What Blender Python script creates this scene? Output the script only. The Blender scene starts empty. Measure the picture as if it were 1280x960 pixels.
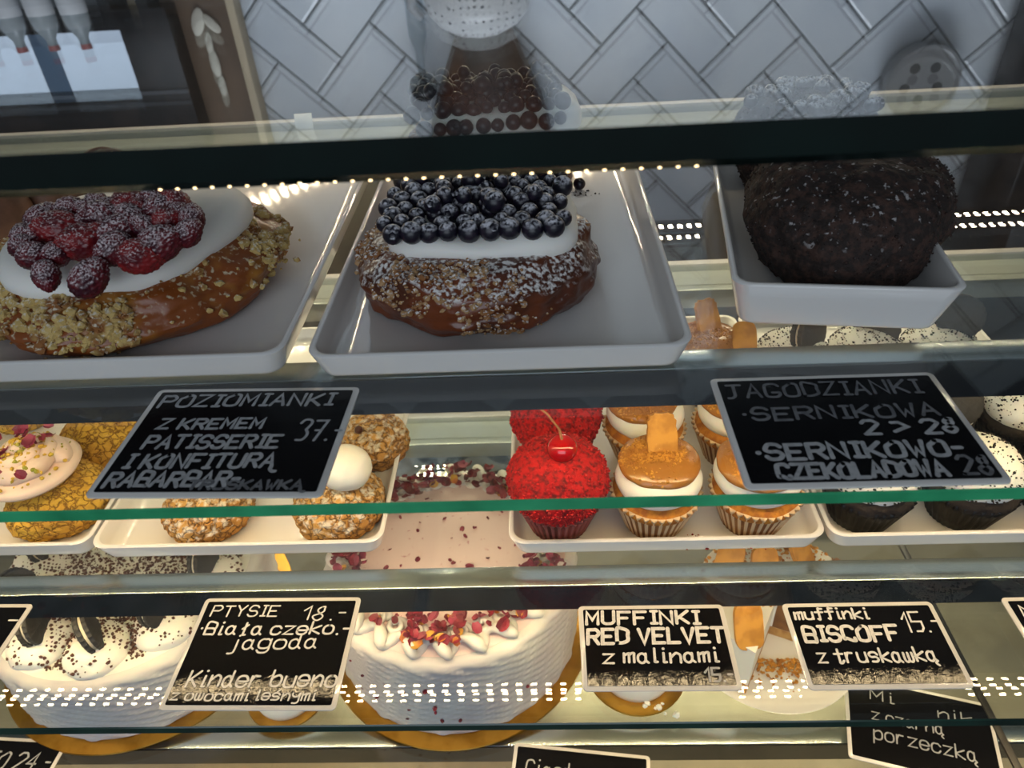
import bpy, bmesh, math, random
import numpy as np
from mathutils import Vector, Matrix, noise
PI = math.pi
random.seed(7)
SC = bpy.context.scene
COL = SC.collection

# ------------------------------------------------------------------ camera, world, light, exposure
YAW, PITCH, ROLL, FPX = -0.058, 0.6393, -0.0656, 923.4
EYE = 1.40                                   # eye height above the floor
fw = Vector((math.sin(YAW)*math.cos(PITCH), math.cos(YAW)*math.cos(PITCH), -math.sin(PITCH)))
rt0 = fw.cross(Vector((0, 0, 1))).normalized(); up0 = rt0.cross(fw)
rt = rt0*math.cos(ROLL)+up0*math.sin(ROLL); up = up0*math.cos(ROLL)-rt0*math.sin(ROLL)
CAM = Vector((0, 0, EYE))
cd = bpy.data.cameras.new('camera'); cam = bpy.data.objects.new('camera', cd); COL.objects.link(cam)
m3 = Matrix((rt, up, -fw)).transposed()
cam.matrix_world = Matrix.Translation(CAM) @ m3.to_4x4()
cd.sensor_fit = 'HORIZONTAL'; cd.sensor_width = 36; cd.lens = FPX/1280*36; cd.clip_start = 0.01
cd.dof.use_dof = True; cd.dof.focus_distance = 0.60; cd.dof.aperture_fstop = 10
SC.camera = cam
SC.view_settings.view_transform = 'Standard'; SC.view_settings.look = 'None'
SC.view_settings.gamma = 1; SC.view_settings.use_curve_mapping = False
SC.view_settings.exposure = 0.0
SC.cycles.transparent_max_bounces = 40; SC.cycles.max_bounces = 12
SC.cycles.sample_clamp_indirect = 6
W = bpy.data.worlds.new('world'); SC.world = W; W.use_nodes = True
W.node_tree.nodes['Background'].inputs[0].default_value = (0.64, 0.70, 0.80, 1)
W.node_tree.nodes['Background'].inputs[1].default_value = 0.17
LED_POWER = 235.0; GLINT_POWER = 6.0; LED_REAR = 380.0; DAY = 43.0
LED_COL = (1.0, 0.74, 0.40)
def area(name, loc, target, sx, sy, energy, colr):
    l = bpy.data.lights.new(name, 'AREA'); l.shape = 'RECTANGLE'; l.size = sx; l.size_y = sy; l.energy = energy; l.color = colr
    o = bpy.data.objects.new(name, l); COL.objects.link(o); o.location = loc
    o.rotation_euler = (Vector(target)-Vector(loc)).to_track_quat('-Z', 'Y').to_euler()
    return o
area('shop_window_daylight', (-0.3, -2.6, EYE+0.75), (0, 1.2, EYE-0.1), 3.2, 1.8, DAY, (0.78, 0.88, 1.0))

area('wall_fill_light', (-0.1, 1.20, EYE+1.50), (-0.1, 2.2, EYE+0.15), 3.0, 0.30, 8.5, (0.80, 0.89, 1.0)).data.spread = math.radians(75)  # added fill lamp, unseen, aimed to brighten the tiled wall

# ------------------------------------------------------------------ helpers
Z0, Z1, Z2, Z3, Z4 = EYE-0.0895, EYE-0.2837, EYE-0.5095, EYE-0.7788, EYE-0.985
YF, YBAR, YREAR = 0.2772, 0.4031, 0.97
GT = 0.0085
def ray(px, py): return fw*FPX + rt*(px-640) + up*(480-py)
def U(px, py, z):
    d = ray(px, py); return CAM + d*((z-EYE)/d.z)
def MIR(px, py, Y):                           # where a point seen mirrored in the top glass stands in the room
    d = ray(px, py); P = CAM + d*(Y/d.y); P.z = 2*Z0-P.z; return P
def setp(o, label=None, cat=None, group=None, kind=None):
    if label: o['label'] = label
    if cat: o['category'] = cat
    if group: o['group'] = group
    if kind: o['kind'] = kind
    return o
def thing(name, label, cat, loc=(0, 0, 0), rz=0.0, group=None):
    o = bpy.data.objects.new(name, None); COL.objects.link(o); o.empty_display_size = 0.02
    o.location = loc; o.rotation_euler = (0, 0, rz)
    return setp(o, label, cat, group)
class MB:
    def __init__(s): s.v = []; s.f = []; s.mi = []
    def add(s, vs, fs, mi=0):
        b = len(s.v); s.v.extend([tuple(v) for v in vs]); s.f.extend([tuple(i+b for i in f) for f in fs]); s.mi.extend([mi]*len(fs)); return s
    def box(s, x0, x1, y0, y1, z0, z1, mi=0, c=0.0):
        if c <= 0:
            vs = [(x, y, z) for z in (z0, z1) for y in (y0, y1) for x in (x0, x1)]
            return s.add(vs, [(0, 2, 3, 1), (4, 5, 7, 6), (0, 1, 5, 4), (2, 6, 7, 3), (0, 4, 6, 2), (1, 3, 7, 5)], mi)
        bm = bmesh.new(); bmesh.ops.create_cube(bm, size=1)
        for v in bm.verts: v.co = Vector(((x0+x1)/2+v.co.x*(x1-x0), (y0+y1)/2+v.co.y*(y1-y0), (z0+z1)/2+v.co.z*(z1-z0)))
        bmesh.ops.bevel(bm, geom=bm.edges[:], offset=c, segments=2, affect='EDGES', profile=0.5)
        bm.verts.index_update(); s.add([v.co for v in bm.verts], [[v.index for v in f.verts] for f in bm.faces], mi); bm.free(); return s
    def loft(s, loops, cap0=True, cap1=True, mi=0):
        n = len(loops[0]); vs = [p for l in loops for p in l]; fs = []
        for k in range(len(loops)-1):
            for i in range(n):
                j = (i+1) % n; fs.append((k*n+i, k*n+j, (k+1)*n+j, (k+1)*n+i))
        if cap0: fs.append(tuple(range(n-1, -1, -1)))
        if cap1: fs.append(tuple((len(loops)-1)*n+i for i in range(n)))
        return s.add(vs, fs, mi)
    def lathe(s, prof, n=32, mi=0, ctr=(0, 0, 0), fn=None, sx=1, sy=1):
        loops = []
        for r, z in prof:
            l = []
            for i in range(n):
                a = 2*PI*i/n; rr = fn(a, r, z) if fn else r
                l.append((ctr[0]+rr*sx*math.cos(a), ctr[1]+rr*sy*math.sin(a), ctr[2]+z))
            loops.append(l)
        return s.loft(loops, True, True, mi)
    def tube(s, pts, rad, n=8, mi=0):
        pts = [Vector(p) for p in pts]; loops = []
        for k, p in enumerate(pts):
            t = (pts[min(k+1, len(pts)-1)]-pts[max(k-1, 0)]).normalized()
            a = t.orthogonal().normalized() if k == 0 else (a - t*a.dot(t)).normalized()
            b = t.cross(a); r = rad[k] if isinstance(rad, (list, tuple)) else rad
            loops.append([p+(a*math.cos(2*PI*i/n)+b*math.sin(2*PI*i/n))*r for i in range(n)])
        return s.loft(loops, True, True, mi)
    def build(s, name, mats, parent=None, smooth=True, angle=40, kind=None, label=None, loc=None, rot=None):
        me = bpy.data.meshes.new(name); me.from_pydata(s.v, [], s.f)
        mats = mats if isinstance(mats, (list, tuple)) else [mats]
        for m in mats: me.materials.append(m)
        me.polygons.foreach_set('material_index', s.mi); me.update()
        if smooth: me.shade_smooth(); 
        if smooth and angle < 180: me.set_sharp_from_angle(angle=math.radians(angle))
        o = bpy.data.objects.new(name, me); COL.objects.link(o)
        if parent: o.parent = parent
        if loc is not None: o.location = loc
        if rot is not None: o.rotation_euler = rot
        if kind: o['kind'] = kind
        if label: o['label'] = label
        return o
def link_copy(o, parent, loc=None, rot=None, scale=None):
    c = o.copy(); COL.objects.link(c); c.parent = parent
    if loc is not None: c.location = loc
    if rot is not None: c.rotation_euler = rot
    if scale is not None: c.scale = scale
    return c
def dup(root, loc, rz, label, group=None, skip=()):
    r = root.copy(); COL.objects.link(r); r.location = loc; r.rotation_euler = (0, 0, rz); r['label'] = label
    if group: r['group'] = group
    for ch in root.children:
        if ch.name.split('.')[0] in skip: continue
        c = ch.copy(); COL.objects.link(c); c.parent = r
        for g in ch.children:
            d = g.copy(); COL.objects.link(d); d.parent = c
    return r
_ico = {}
def ico(n=2):
    if n not in _ico:
        bm = bmesh.new(); bmesh.ops.create_icosphere(bm, subdivisions=n, radius=1); bm.verts.index_update()
        _ico[n] = ([v.co.copy() for v in bm.verts], [[v.index for v in f.verts] for f in bm.faces]); bm.free()
    return _ico[n]
def N(p, s=1.0, off=0.0): return noise.noise(Vector((p[0]*s+off, p[1]*s-off*.7, p[2]*s+off*1.3)))
def F(p, s=1.0, off=0.0, o=4): return noise.fractal(Vector((p[0]*s+off, p[1]*s+off*.3, p[2]*s-off)), 1.0, 2.0, o)
def displace(mb, fn):
    """push every vertex along its normal by fn(co, normal)"""
    bm = bmesh.new(); vs = [bm.verts.new(v) for v in mb.v]
    for f in mb.f:
        try: bm.faces.new([vs[i] for i in f])
        except ValueError: pass
    bm.normal_update()
    mb.v = [tuple(v.co+v.normal*fn(v.co, v.normal)) for v in vs]; bm.free(); return mb
def blob(n, rx, ry, rz, ctr=(0, 0, 0), fn=None, flat=None, mb=None, mi=0):
    mb = mb or MB(); V, Fa = ico(n); out = []
    for v in V:
        k = 1+(fn(v) if fn else 0); p = Vector((v.x*rx*k, v.y*ry*k, v.z*rz*k))
        if flat is not None and p.z < flat: p.z = flat+(p.z-flat)*0.08
        out.append(p+Vector(ctr))
    return mb.add(out, Fa, mi)
def crumbs(pts, rmin, rmax, mb=None, sub=1, mi=0, squash=1.0):
    mb = mb or MB(); V, Fa = ico(sub)
    for p in pts:
        r = rmin+(rmax-rmin)*random.random()**2; o = random.random()*50
        q = Matrix.Rotation(random.random()*6.3, 3, 'Z')
        mb.add([Vector(p)+q @ Vector((v.x*r*(1+.8*N(v, 1.3, o)), v.y*r*.8*(1+.8*N(v, 1.3, o+9)), v.z*r*.75*squash*(1+.8*N(v, 1.3, o+5)))) for v in V], Fa, mi)
    return mb
def rrect(hx, hy, r, z, seg=7, cx=0, cy=0):
    out = []
    for sx, sy, a0 in ((1, 1, 0), (-1, 1, PI/2), (-1, -1, PI), (1, -1, 1.5*PI)):
        for k in range(seg+1):
            a = a0+PI/2*k/seg; out.append((cx+sx*(hx-r)+r*math.cos(a), cy+sy*(hy-r)+r*math.sin(a), z))
    return out

# ------------------------------------------------------------------ materials
def L(c): return tuple((x/12.92 if x <= .04045 else ((x+.055)/1.055)**2.4) for x in c)
def hexc(h): return L(tuple(int(h[i:i+2], 16)/255 for i in (0, 2, 4)))
def pm(name, c1, rough=.5, c2=None, scale=60, lo=.45, hi=.6, detail=4, bump=0, bscale=None, bvor=False, coat=0, metal=0, sss=0, ssr=.01,
       dust=None, dscale=220, dlo=.5, dhi=.58, dn=.2, ior=1.5, spec=.5, crack=None, kscale=60, kw=.06, trans=0, big=None):
    m = bpy.data.materials.new(name); m.use_nodes = True; nt = m.node_tree; nd = nt.nodes; lk = nt.links
    b = nd['Principled BSDF']; b.inputs['Roughness'].default_value = rough; b.inputs['Metallic'].default_value = metal
    b.inputs['IOR'].default_value = ior; b.inputs['Coat Weight'].default_value = coat; b.inputs['Coat Roughness'].default_value = .08
    b.inputs['Specular IOR Level'].default_value = spec; b.inputs['Transmission Weight'].default_value = trans
    if sss: b.inputs['Subsurface Weight'].default_value = sss; b.inputs['Subsurface Radius'].default_value = (1, .6, .35); b.inputs['Subsurface Scale'].default_value = ssr
    tc = nd.new('ShaderNodeTexCoord'); src = tc.outputs['Object']
    col = None
    def rgb(c):
        n = nd.new('ShaderNodeRGB'); n.outputs[0].default_value = (*c, 1); return n.outputs[0]
    def ntex(sc, det=4):
        n = nd.new('ShaderNodeTexNoise'); n.inputs['Scale'].default_value = sc; n.inputs['Detail'].default_value = det; lk.new(src, n.inputs['Vector']); return n.outputs['Fac']
    def mr(v, a, z):
        n = nd.new('ShaderNodeMapRange'); n.inputs['From Min'].default_value = a; n.inputs['From Max'].default_value = z; lk.new(v, n.inputs['Value']); return n.outputs[0]
    def mixc(f, a, c):
        n = nd.new('ShaderNodeMix'); n.data_type = 'RGBA'; lk.new(f, n.inputs[0]); lk.new(a, n.inputs[6]); lk.new(c, n.inputs[7]); return n.outputs[2]
    col = rgb(c1)
    if big: col = mixc(mr(ntex(big[1], 2), .4, .62), col, rgb(big[0]))
    if c2: col = mixc(mr(ntex(scale, detail), lo, hi), col, rgb(c2))
    h = None
    if crack:
        v = nd.new('ShaderNodeTexVoronoi'); v.feature = 'DISTANCE_TO_EDGE'; v.inputs['Scale'].default_value = kscale
        n = nd.new('ShaderNodeTexNoise'); n.inputs['Scale'].default_value = kscale*1.4; lk.new(src, n.inputs['Vector'])
        a = nd.new('ShaderNodeMix'); a.data_type = 'VECTOR'; a.inputs[0].default_value = 0.012; lk.new(src, a.inputs[4]); lk.new(n.outputs['Color'], a.inputs[5])
        lk.new(a.outputs[1], v.inputs['Vector']); k = mr(v.outputs['Distance'], kw, 0.0)
        col = mixc(k, col, rgb(crack)); h = mr(v.outputs['Distance'], 0, kw*1.5)
    if dust:
        g = nd.new('ShaderNodeNewGeometry'); sp = nd.new('ShaderNodeSeparateXYZ'); lk.new(g.outputs['Normal'], sp.inputs[0])
        f1 = mr(ntex(dscale, 5), dlo, dhi); f2 = mr(sp.outputs['Z'], dn, dn+.35)
        mu = nd.new('ShaderNodeMath'); mu.operation = 'MULTIPLY'; lk.new(f1, mu.inputs[0]); lk.new(f2, mu.inputs[1])
        col = mixc(mu.outputs[0], col, rgb(dust))
    lk.new(col, b.inputs['Base Color'])
    if bump:
        bn = nd.new('ShaderNodeBump'); bn.inputs['Strength'].default_value = min(1, bump); bn.inputs['Distance'].default_value = .0025
        if h is not None: lk.new(h, bn.inputs['Height'])
        elif bvor:
            v = nd.new('ShaderNodeTexVoronoi'); v.inputs['Scale'].default_value = bscale; lk.new(src, v.inputs['Vector']); lk.new(v.outputs['Distance'], bn.inputs['Height'])
        else: lk.new(ntex(bscale or scale, 5), bn.inputs['Height'])
        lk.new(bn.outputs[0], b.inputs['Normal'])
    return m
def glass_face(name, tint, gain=1.0, rough=0.0):
    """clear sheet: transparent with a Fresnel reflection"""
    m = bpy.data.materials.new(name); m.use_nodes = True; nt = m.node_tree; nd = nt.nodes; lk = nt.links; nd.remove(nd['Principled BSDF'])
    tr = nd.new('ShaderNodeBsdfTransparent'); tr.inputs[0].default_value = (*tint, 1)
    gl = nd.new('ShaderNodeBsdfGlossy'); gl.inputs['Roughness'].default_value = rough; gl.inputs['Color'].default_value = (1, 1, 1, 1)
    lw = nd.new('ShaderNodeLayerWeight'); lw.inputs[0].default_value = .5
    p = nd.new('ShaderNodeMath'); p.operation = 'POWER'; p.inputs[1].default_value = 5; lk.new(lw.outputs['Facing'], p.inputs[0])
    q = nd.new('ShaderNodeMath'); q.operation = 'MULTIPLY_ADD'; q.inputs[1].default_value = .96*gain; q.inputs[2].default_value = .04*gain; q.use_clamp = True; lk.new(p.outputs[0], q.inputs[0])
    mx = nd.new('ShaderNodeMixShader'); lk.new(q.outputs[0], mx.inputs[0]); lk.new(tr.outputs[0], mx.inputs[1]); lk.new(gl.outputs[0], mx.inputs[2])
    lk.new(mx.outputs[0], nd['Material Output'].inputs[0]); return m
def emit(name, c, s):
    m = bpy.data.materials.new(name); m.use_nodes = True; nd = m.node_tree.nodes; nd.remove(nd['Principled BSDF'])
    e = nd.new('ShaderNodeEmission'); e.inputs[0].default_value = (*c, 1); e.inputs[1].default_value = s
    m.node_tree.links.new(e.outputs[0], nd['Material Output'].inputs[0]); return m
G_FACE = glass_face('clear_glass', (.96, .985, .97))
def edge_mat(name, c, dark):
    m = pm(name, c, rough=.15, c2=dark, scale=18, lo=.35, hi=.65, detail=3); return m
G_EDGE_LIT = edge_mat('lit_glass_edge', (.05, .46, .20), (.02, .24, .10))  # lit copy of the edge glass: LED glow from inside painted as brighter green
G_EDGE_SHADED = edge_mat('shaded_glass_edge', (.0015, .010, .008), (.0008, .005, .004))  # shaded copy of the same glass: dark interior behind it painted near-black
G_EDGE_DIM = edge_mat('dim_glass_edge', (.012, .05, .035), (.004, .02, .015))  # dimmer copy of the same edge glass, less light painted in
STEEL = pm('brushed_steel', (.62, .66, .70), rough=.22, metal=1.0)
RAIL = pm('pale_aluminium_rail', (.44, .44, .44), rough=.30, metal=.45)
STEEL_FRONT = pm('dark_polished_steel', (.16, .17, .19), rough=.12, metal=1.0)
PORC = pm('white_porcelain', (.77, .755, .73), rough=.07)
CARD = pm('black_card', (.006, .006, .007), rough=.03, bump=.035, bscale=300, spec=.16)
CARD_MATT = pm('black_card_matt', (.006, .006, .007), rough=.16, bump=.03, bscale=420, spec=.14)
INK = pm('white_chalk_ink', (.42, .43, .44), rough=.6, c2=(.32, .33, .34), scale=300)
INK_BR = pm('bright_chalk_ink', (.80, .78, .74), rough=.6, c2=(.66, .65, .62), scale=300)
INK_DIM = pm('faded_chalk_ink', (.16, .165, .175), rough=.6, c2=(.10, .105, .115), scale=200)
SLEEVE = pm('clear_plastic_sleeve', (.74, .72, .68), rough=.15, coat=.5)
CREAM = pm('whipped_cream', (.86, .84, .78), rough=.5, bump=.25, bscale=35, sss=.2, ssr=.006)
SUGAR = (.80, .78, .76)

# ------------------------------------------------------------------ the setting
def struct(o): o['kind'] = 'structure'; return o
# floor with a four-petal tile pattern
fm = pm('petal_floor_tile', (.30, .29, .28), rough=.35)
nt = fm.node_tree; nd = nt.nodes; lk = nt.links
tc = nd.new('ShaderNodeTexCoord'); sx = nd.new('ShaderNodeSeparateXYZ'); lk.new(tc.outputs['Object'], sx.inputs[0])
def mth(op, a, b=None):
    n = nd.new('ShaderNodeMath'); n.operation = op
    for k, v in enumerate((a, b)):
        if v is None: continue
        if isinstance(v, (int, float)): n.inputs[k].default_value = v
        else: lk.new(v, n.inputs[k])
    return n.outputs[0]
uu = mth('ABSOLUTE', mth('SUBTRACT', mth('FRACT', mth('MULTIPLY', sx.outputs[0], 5.0)), .5))
vv = mth('ABSOLUTE', mth('SUBTRACT', mth('FRACT', mth('MULTIPLY', sx.outputs[1], 5.0)), .5))
dd = mth('ABSOLUTE', mth('SUBTRACT', uu, vv)); ss = mth('ADD', uu, vv)
pet = mth('LESS_THAN', dd, mth('MULTIPLY', mth('SINE', mth('MULTIPLY', ss, PI)), .16))
mxn = nd.new('ShaderNodeMix'); mxn.data_type = 'RGBA'; lk.new(pet, mxn.inputs[0]); mxn.inputs[6].default_value = (.16, .16, .165, 1); mxn.inputs[7].default_value = (.01, .01, .012, 1)
lk.new(mxn.outputs[2], nd['Principled BSDF'].inputs['Base Color'])
struct(MB().box(-4, 4, -3, 2.4, -.05, 0).build('floor', fm, smooth=False))
# herringbone wall behind the counter
def tile_wall():
    mb = MB(); w, l, g, YW = .128, .256, .0032, 2.2
    c45 = math.cos(PI/4)
    for i in range(-34, 35):
        for j in range(-34, 35):
            for ori in (0, 1):
                # herringbone lattice: step (w, w) and (2l.. ) in brick axes
                ox = i*w + j*l*1.0; oy = i*w - j*l*1.0
                if ori == 0: a0, a1, b0, b1 = ox, ox+l, oy, oy+w
                else: a0, a1, b0, b1 = ox+2*w, ox+3*w, oy-w, oy+w
                ca, cb = (a0+a1)/2, (b0+b1)/2
                X = (ca-cb)*c45; Zc = (ca+cb)*c45+EYE+.3
                if abs(X) > 2.3 or not (EYE-.7 < Zc < EYE+1.1): continue
                q = []
                for (aa, bb_) in ((a0+g, b0+g), (a1-g, b0+g), (a1-g, b1-g), (a0+g, b1-g)):
                    q.append(((aa-bb_)*c45, (aa+bb_)*c45+EYE+.3))
                e = .004; cx = sum(p[0] for p in q)/4; cz = sum(p[1] for p in q)/4
                inn = [(cx+(p[0]-cx)*.955, cz+(p[1]-cz)*.955) for p in q]
                vs = [(p[0], YW, p[1]) for p in q]+[(p[0], YW-.006, p[1]) for p in q]+[(p[0], YW-.009, p[1]) for p in inn]
                fs = [(0, 1, 5, 4), (1, 2, 6, 5), (2, 3, 7, 6), (3, 0, 4, 7), (4, 5, 9, 8), (5, 6, 10, 9), (6, 7, 11, 10), (7, 4, 8, 11), (8, 9, 10, 11)]
                mb.add(vs, fs, 0)
    mb.box(-4, 4, YW-.002, YW+.1, 0, 3.2, 1)
    return mb
tile_m = pm('white_gloss_tile', (.70, .73, .76), rough=.18, coat=.3, c2=(.60, .64, .69), scale=3)
grout = pm('dark_grout', (.07, .07, .075), rough=.9)
struct(tile_wall().build('wall_back', [tile_m, grout], smooth=False))

# back counter with things standing along the tiled wall (mirrored in the top glass)
DARK = pm('dark_brown_wood', (.03, .022, .018), rough=.4, c2=(.05, .035, .028), scale=12)
bc = thing('back_counter', 'dark wooden counter running along the tiled wall behind the display case', 'counter', (0, 2.0, 0))
MB().box(-2.2, 2.2, -.2, .19, 0.08, EYE-.0).build('cabinet_body', DARK, bc, smooth=False)
MB().box(-2.2, 2.2, -.23, .19, EYE-.0, EYE+.03, c=.004).build('worktop', pm('grey_worktop', (.10, .10, .10), rough=.3), bc)
TOPC = EYE+.03

BLACKP = pm('black_lacquer', (.012, .013, .015), rough=.25)
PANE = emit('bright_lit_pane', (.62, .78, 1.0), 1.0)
fr = thing('display_cabinet', 'black framed cabinet with two bright panes, mirrored at upper left of the top glass', 'cabinet', (-1.42, 2.08, TOPC))
MB().box(-.52, .47, .0, .10, .10, .47, c=.004).build('cabinet_body', BLACKP, fr)
for x0, x1 in ((-.42, .085), (.15, .335)):
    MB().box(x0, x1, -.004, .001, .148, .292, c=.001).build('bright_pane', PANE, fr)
MB().box(.088, .147, -.003, .001, .148, .292).build('blue_panel', pm('blue_grey_panel', (.12, .19, .28), rough=.3), fr)
MB().box(-.52, .47, -.006, .0, .302, .312).build('chrome_strip', STEEL, fr)
for k, x in enumerate((-.50, -.40)): MB().box(x, x+.03, .0, .1, 0, .10).build('leg', BLACKP, fr)
for k, x in enumerate((.30, .40)): MB().box(x, x+.03, .0, .1, 0, .10).build('leg', BLACKP, fr)
CLEAR = glass_face('clear_plastic', (.80, .84, .86)); FROST = pm('misty_clear_bottle', (.30, .34, .36), rough=.2); LABM = pm('white_paper_label', (.75, .76, .78), rough=.6); CAPM = pm('bottle_cap', (.45, .06, .05), rough=.4)
bx = (-1.318, -1.245, -1.165, -1.085)
for k, nm in enumerate(('leftmost of the four clear bottles with white labels before the black cabinet', 'second clear bottle from the left before the black cabinet', 'third clear bottle from the left, before the first bright pane', 'rightmost of the four clear bottles with white labels')):
    t = thing('bottle', nm, 'bottle', (bx[k], 1.90, TOPC), 0, 'bottles before the black cabinet')
    MB().lathe([(.001, 0), (.026, .001), (.030, .008), (.030, .085), (.024, .108), (.012, .128), (.011, .142), (.001, .142)], 28).build('bottle_body', FROST, t, angle=60)
    MB().lathe([(.0305, .025), (.0308, .026), (.0308, .074), (.0305, .075)], 28).build('paper_label', LABM, t); MB().lathe([(.001, .142), (.0125, .1425), (.0125, .154), (.001, .155)], 20).build('cap', CAPM, t, angle=40)
t = thing('wall_panel', 'tall brown panel in a beige frame with a pale paper garland', 'panel', (-.93, 2.15, TOPC))
MB().box(-.125, .125, .0, .04, 0, .62, c=.003).build('brown_panel', pm('brown_card_panel', (.16, .10, .06), rough=.6, c2=(.11, .07, .045), scale=5), t)
FRM = pm('beige_frame', (.62, .50, .34), rough=.5)
for x in (-.140, .118): MB().box(x, x+.022, -.012, .042, 0, .64, c=.002).build('frame_stile', FRM, t)
MB().box(-.118, .118, -.012, .042, .62, .64, c=.002).build('frame_rail', FRM, t)
PAP = pm('cream_paper', (.75, .70, .58), rough=.7)
gm = MB()
for (x, z, sx_, sz_, a_) in ((.030, .150, .017, .036, .35), (.065, .155, .014, .030, -.7), (.045, .205, .010, .030, .1), (.046, .255, .014, .036, .0), (.050, .315, .011, .028, .1)):
    ca, sa = math.cos(a_), math.sin(a_)
    gm.loft([[(x+ca*sx_*q*math.cos(2*PI*i/20)-sa*sz_*q*math.sin(2*PI*i/20), -.006+y_, z+sa*sx_*q*math.cos(2*PI*i/20)+ca*sz_*q*math.sin(2*PI*i/20)) for i in range(20)] for y_, q in ((.002, .9), (-.001, 1), (-.004, .85))])
gm.build('paper_garland', PAP, t, angle=60)
# white dotted dome with a brown vase behind it
t = thing('dotted_dome', 'white dome with small dark dots, mirrored at the top centre of the picture', 'dome', (-.135, 1.95, TOPC))
dm = pm('white_dotted_glaze', (.78, .79, .80), rough=.25)
nt = dm.node_tree; nd = nt.nodes; lk = nt.links; tc = nd.new('ShaderNodeTexCoord'); vo = nd.new('ShaderNodeTexVoronoi'); vo.inputs['Scale'].default_value = 62; vo.inputs['Randomness'].default_value = .35
lk.new(tc.outputs['Object'], vo.inputs['Vector']); ls = mth('LESS_THAN', vo.outputs['Distance'], .22)
mxn = nd.new('ShaderNodeMix'); mxn.data_type = 'RGBA'; lk.new(ls, mxn.inputs[0]); mxn.inputs[6].default_value = (.78, .79, .80, 1); mxn.inputs[7].default_value = (.04, .05, .07, 1); lk.new(mxn.outputs[2], nd['Principled BSDF'].inputs['Base Color'])
MB().lathe([(.001, 0), (.120, .001), (.128, .02), (.128, .09), (.120, .125), (.095, .155), (.055, .175), (.02, .183), (.001, .184)], 56).build('dome_shell', dm, t, angle=60)
MB().tube([(-.13, 0, .05), (-.155, 0, .07), (-.160, 0, .11), (-.135, 0, .135)], .012, 10).build('handle', pm('clear_grey_handle', (.5, .52, .54), rough=.15), t)
t = thing('vase', 'large brown vase behind the white dotted dome', 'vase', (-.135, 2.122, TOPC))
MB().lathe([(.001, 0), (.062, .002), (.072, .02), (.062, .12), (.058, .19), (.085, .27), (.118, .36), (.138, .44), (.140, .52), (.125, .60), (.085, .66), (.060, .67), (.052, .665), (.001, .60)], 48, sx=1.22, sy=.45).build('vase_body', pm('brown_stoneware', (.03, .02, .016), rough=.45, c2=(.10, .04, .022), scale=6), t, angle=60)
t = thing('round_bottle', 'slim dark bottle with a round black stopper left of the brown vase', 'bottle', (-.310, 2.10, TOPC))
MB().lathe([(.001, 0), (.022, .001), (.024, .01), (.024, .20), (.012, .24), (.011, .30), (.001, .30)], 28).build('bottle_body', CLEAR, t, angle=60)
blob(4, .038, .038, .038, ctr=(0, 0, .333)).build('stopper', BLACKP, t, angle=180)
t = thing('strainer', 'round steel strainer with five dark holes hanging on the tiled wall', 'strainer', (1.05, 2.14, EYE+.425))
t.rotation_euler = (PI/2, 0, 0)
MB().lathe([(.001, -.04), (.085, -.04), (.097, -.03), (.1, .012), (.098, .018), (.092, .018), (.088, .008), (.001, .008)], 64).build('steel_body', RAIL, t, angle=50)
for k in range(5):
    a = 2*PI*k/5+.3; MB().lathe([(.001, .0081), (.0135, .0081), (.0135, .0092), (.001, .0092)], 20).build('dark_hole', BLACKP, t, loc=(.046*math.cos(a), .046*math.sin(a), 0))
t = thing('coffee_machine', 'dark upright machine at the right end of the back counter', 'machine', (1.44, 2.03, TOPC))
MB().box(-.19, .19, -.12, .12, .0, .52, c=.012).build('machine_body', BLACKP, t); MB().box(-.15, .15, -.125, -.118, .30, .44, c=.002).build('front_plate', STEEL, t); MB().tube([(0, -.12, .24), (0, -.16, .22), (0, -.16, .16)], .012).build('spout', STEEL, t)

# ------------------------------------------------------------------ display case: rails, led strips, deck
DIODE = emit('warm_diodes', LED_COL, LED_POWER); EDGE_GLINT = emit('edge_led_glints', LED_COL, GLINT_POWER); DIODE_R = emit('warm_diodes_rear', (1, .80, .52), LED_REAR)
HOUSE = pm('led_profile', (.55, .54, .5), rough=.3)
case = thing('display_case', 'steel framed refrigerated pastry display case with rails under glass shelves', 'display case', (0, 0, 0))
def diodes(y, z, rows, step, sz, m, parent, x0=-.85, x1=.75):
    mb = MB()
    n = int((x1-x0)/step)
    for r in range(rows):
        for k in range(n):
            x = x0+k*step; yy = y+r*.0065
            mb.add([(x, yy, z), (x, yy+sz[1], z), (x+sz[0], yy+sz[1], z), (x+sz[0], yy, z)], [(0, 1, 2, 3)])
    return mb.build('led_diodes', m, parent, smooth=False, kind='stuff')
for zt in (Z1, Z2, Z3):
    t = zt-GT
    mb = MB(); y0, y1 = YBAR, YBAR+.0235
    mb.box(-1.1, 1.1, y0+.0015, y1, t-.032, t-.0003, 0, c=.001)
    mb.box(-1.1, 1.1, y0, y0+.0012, t-.031, t-.0012, 1)
    r = mb.build('front_rail', [STEEL, STEEL_FRONT], case)
    MB().box(-.9, .8, y0+.007, y1-.001, t-.0335, t-.032).build('led_strip', HOUSE, r, smooth=False)
    diodes(y0+.0085, t-.0337, 2, .0150, (.0056, .0022), DIODE, r)
for zt in (Z1, Z2, Z3):
    mb = MB(); t = zt-GT
    mb.box(-1.1, 1.1, .90, .915, t-.03, t-.0005, c=.002); mb.box(-1.1, 1.1, .915, .955, t-.006, t-.0005); mb.box(-1.1, 1.1, .9552, .968, t-.03, zt+.0025, c=.002)
    r = mb.build('rear_rail', RAIL, case)
    if zt > Z3: diodes(.9560, t-.0303, 2, .0132, (.0055, .0025), DIODE_R, r)
r = MB().box(-1.1, 1.1, .965, 1.0, Z0-.02, Z0-GT-.0005, c=.002).build('rear_rail', STEEL, case)
diodes(.972, Z0-.0203, 2, .0132, (.0055, .0025), DIODE_R, r)
ZS = Z0-.0145
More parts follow.
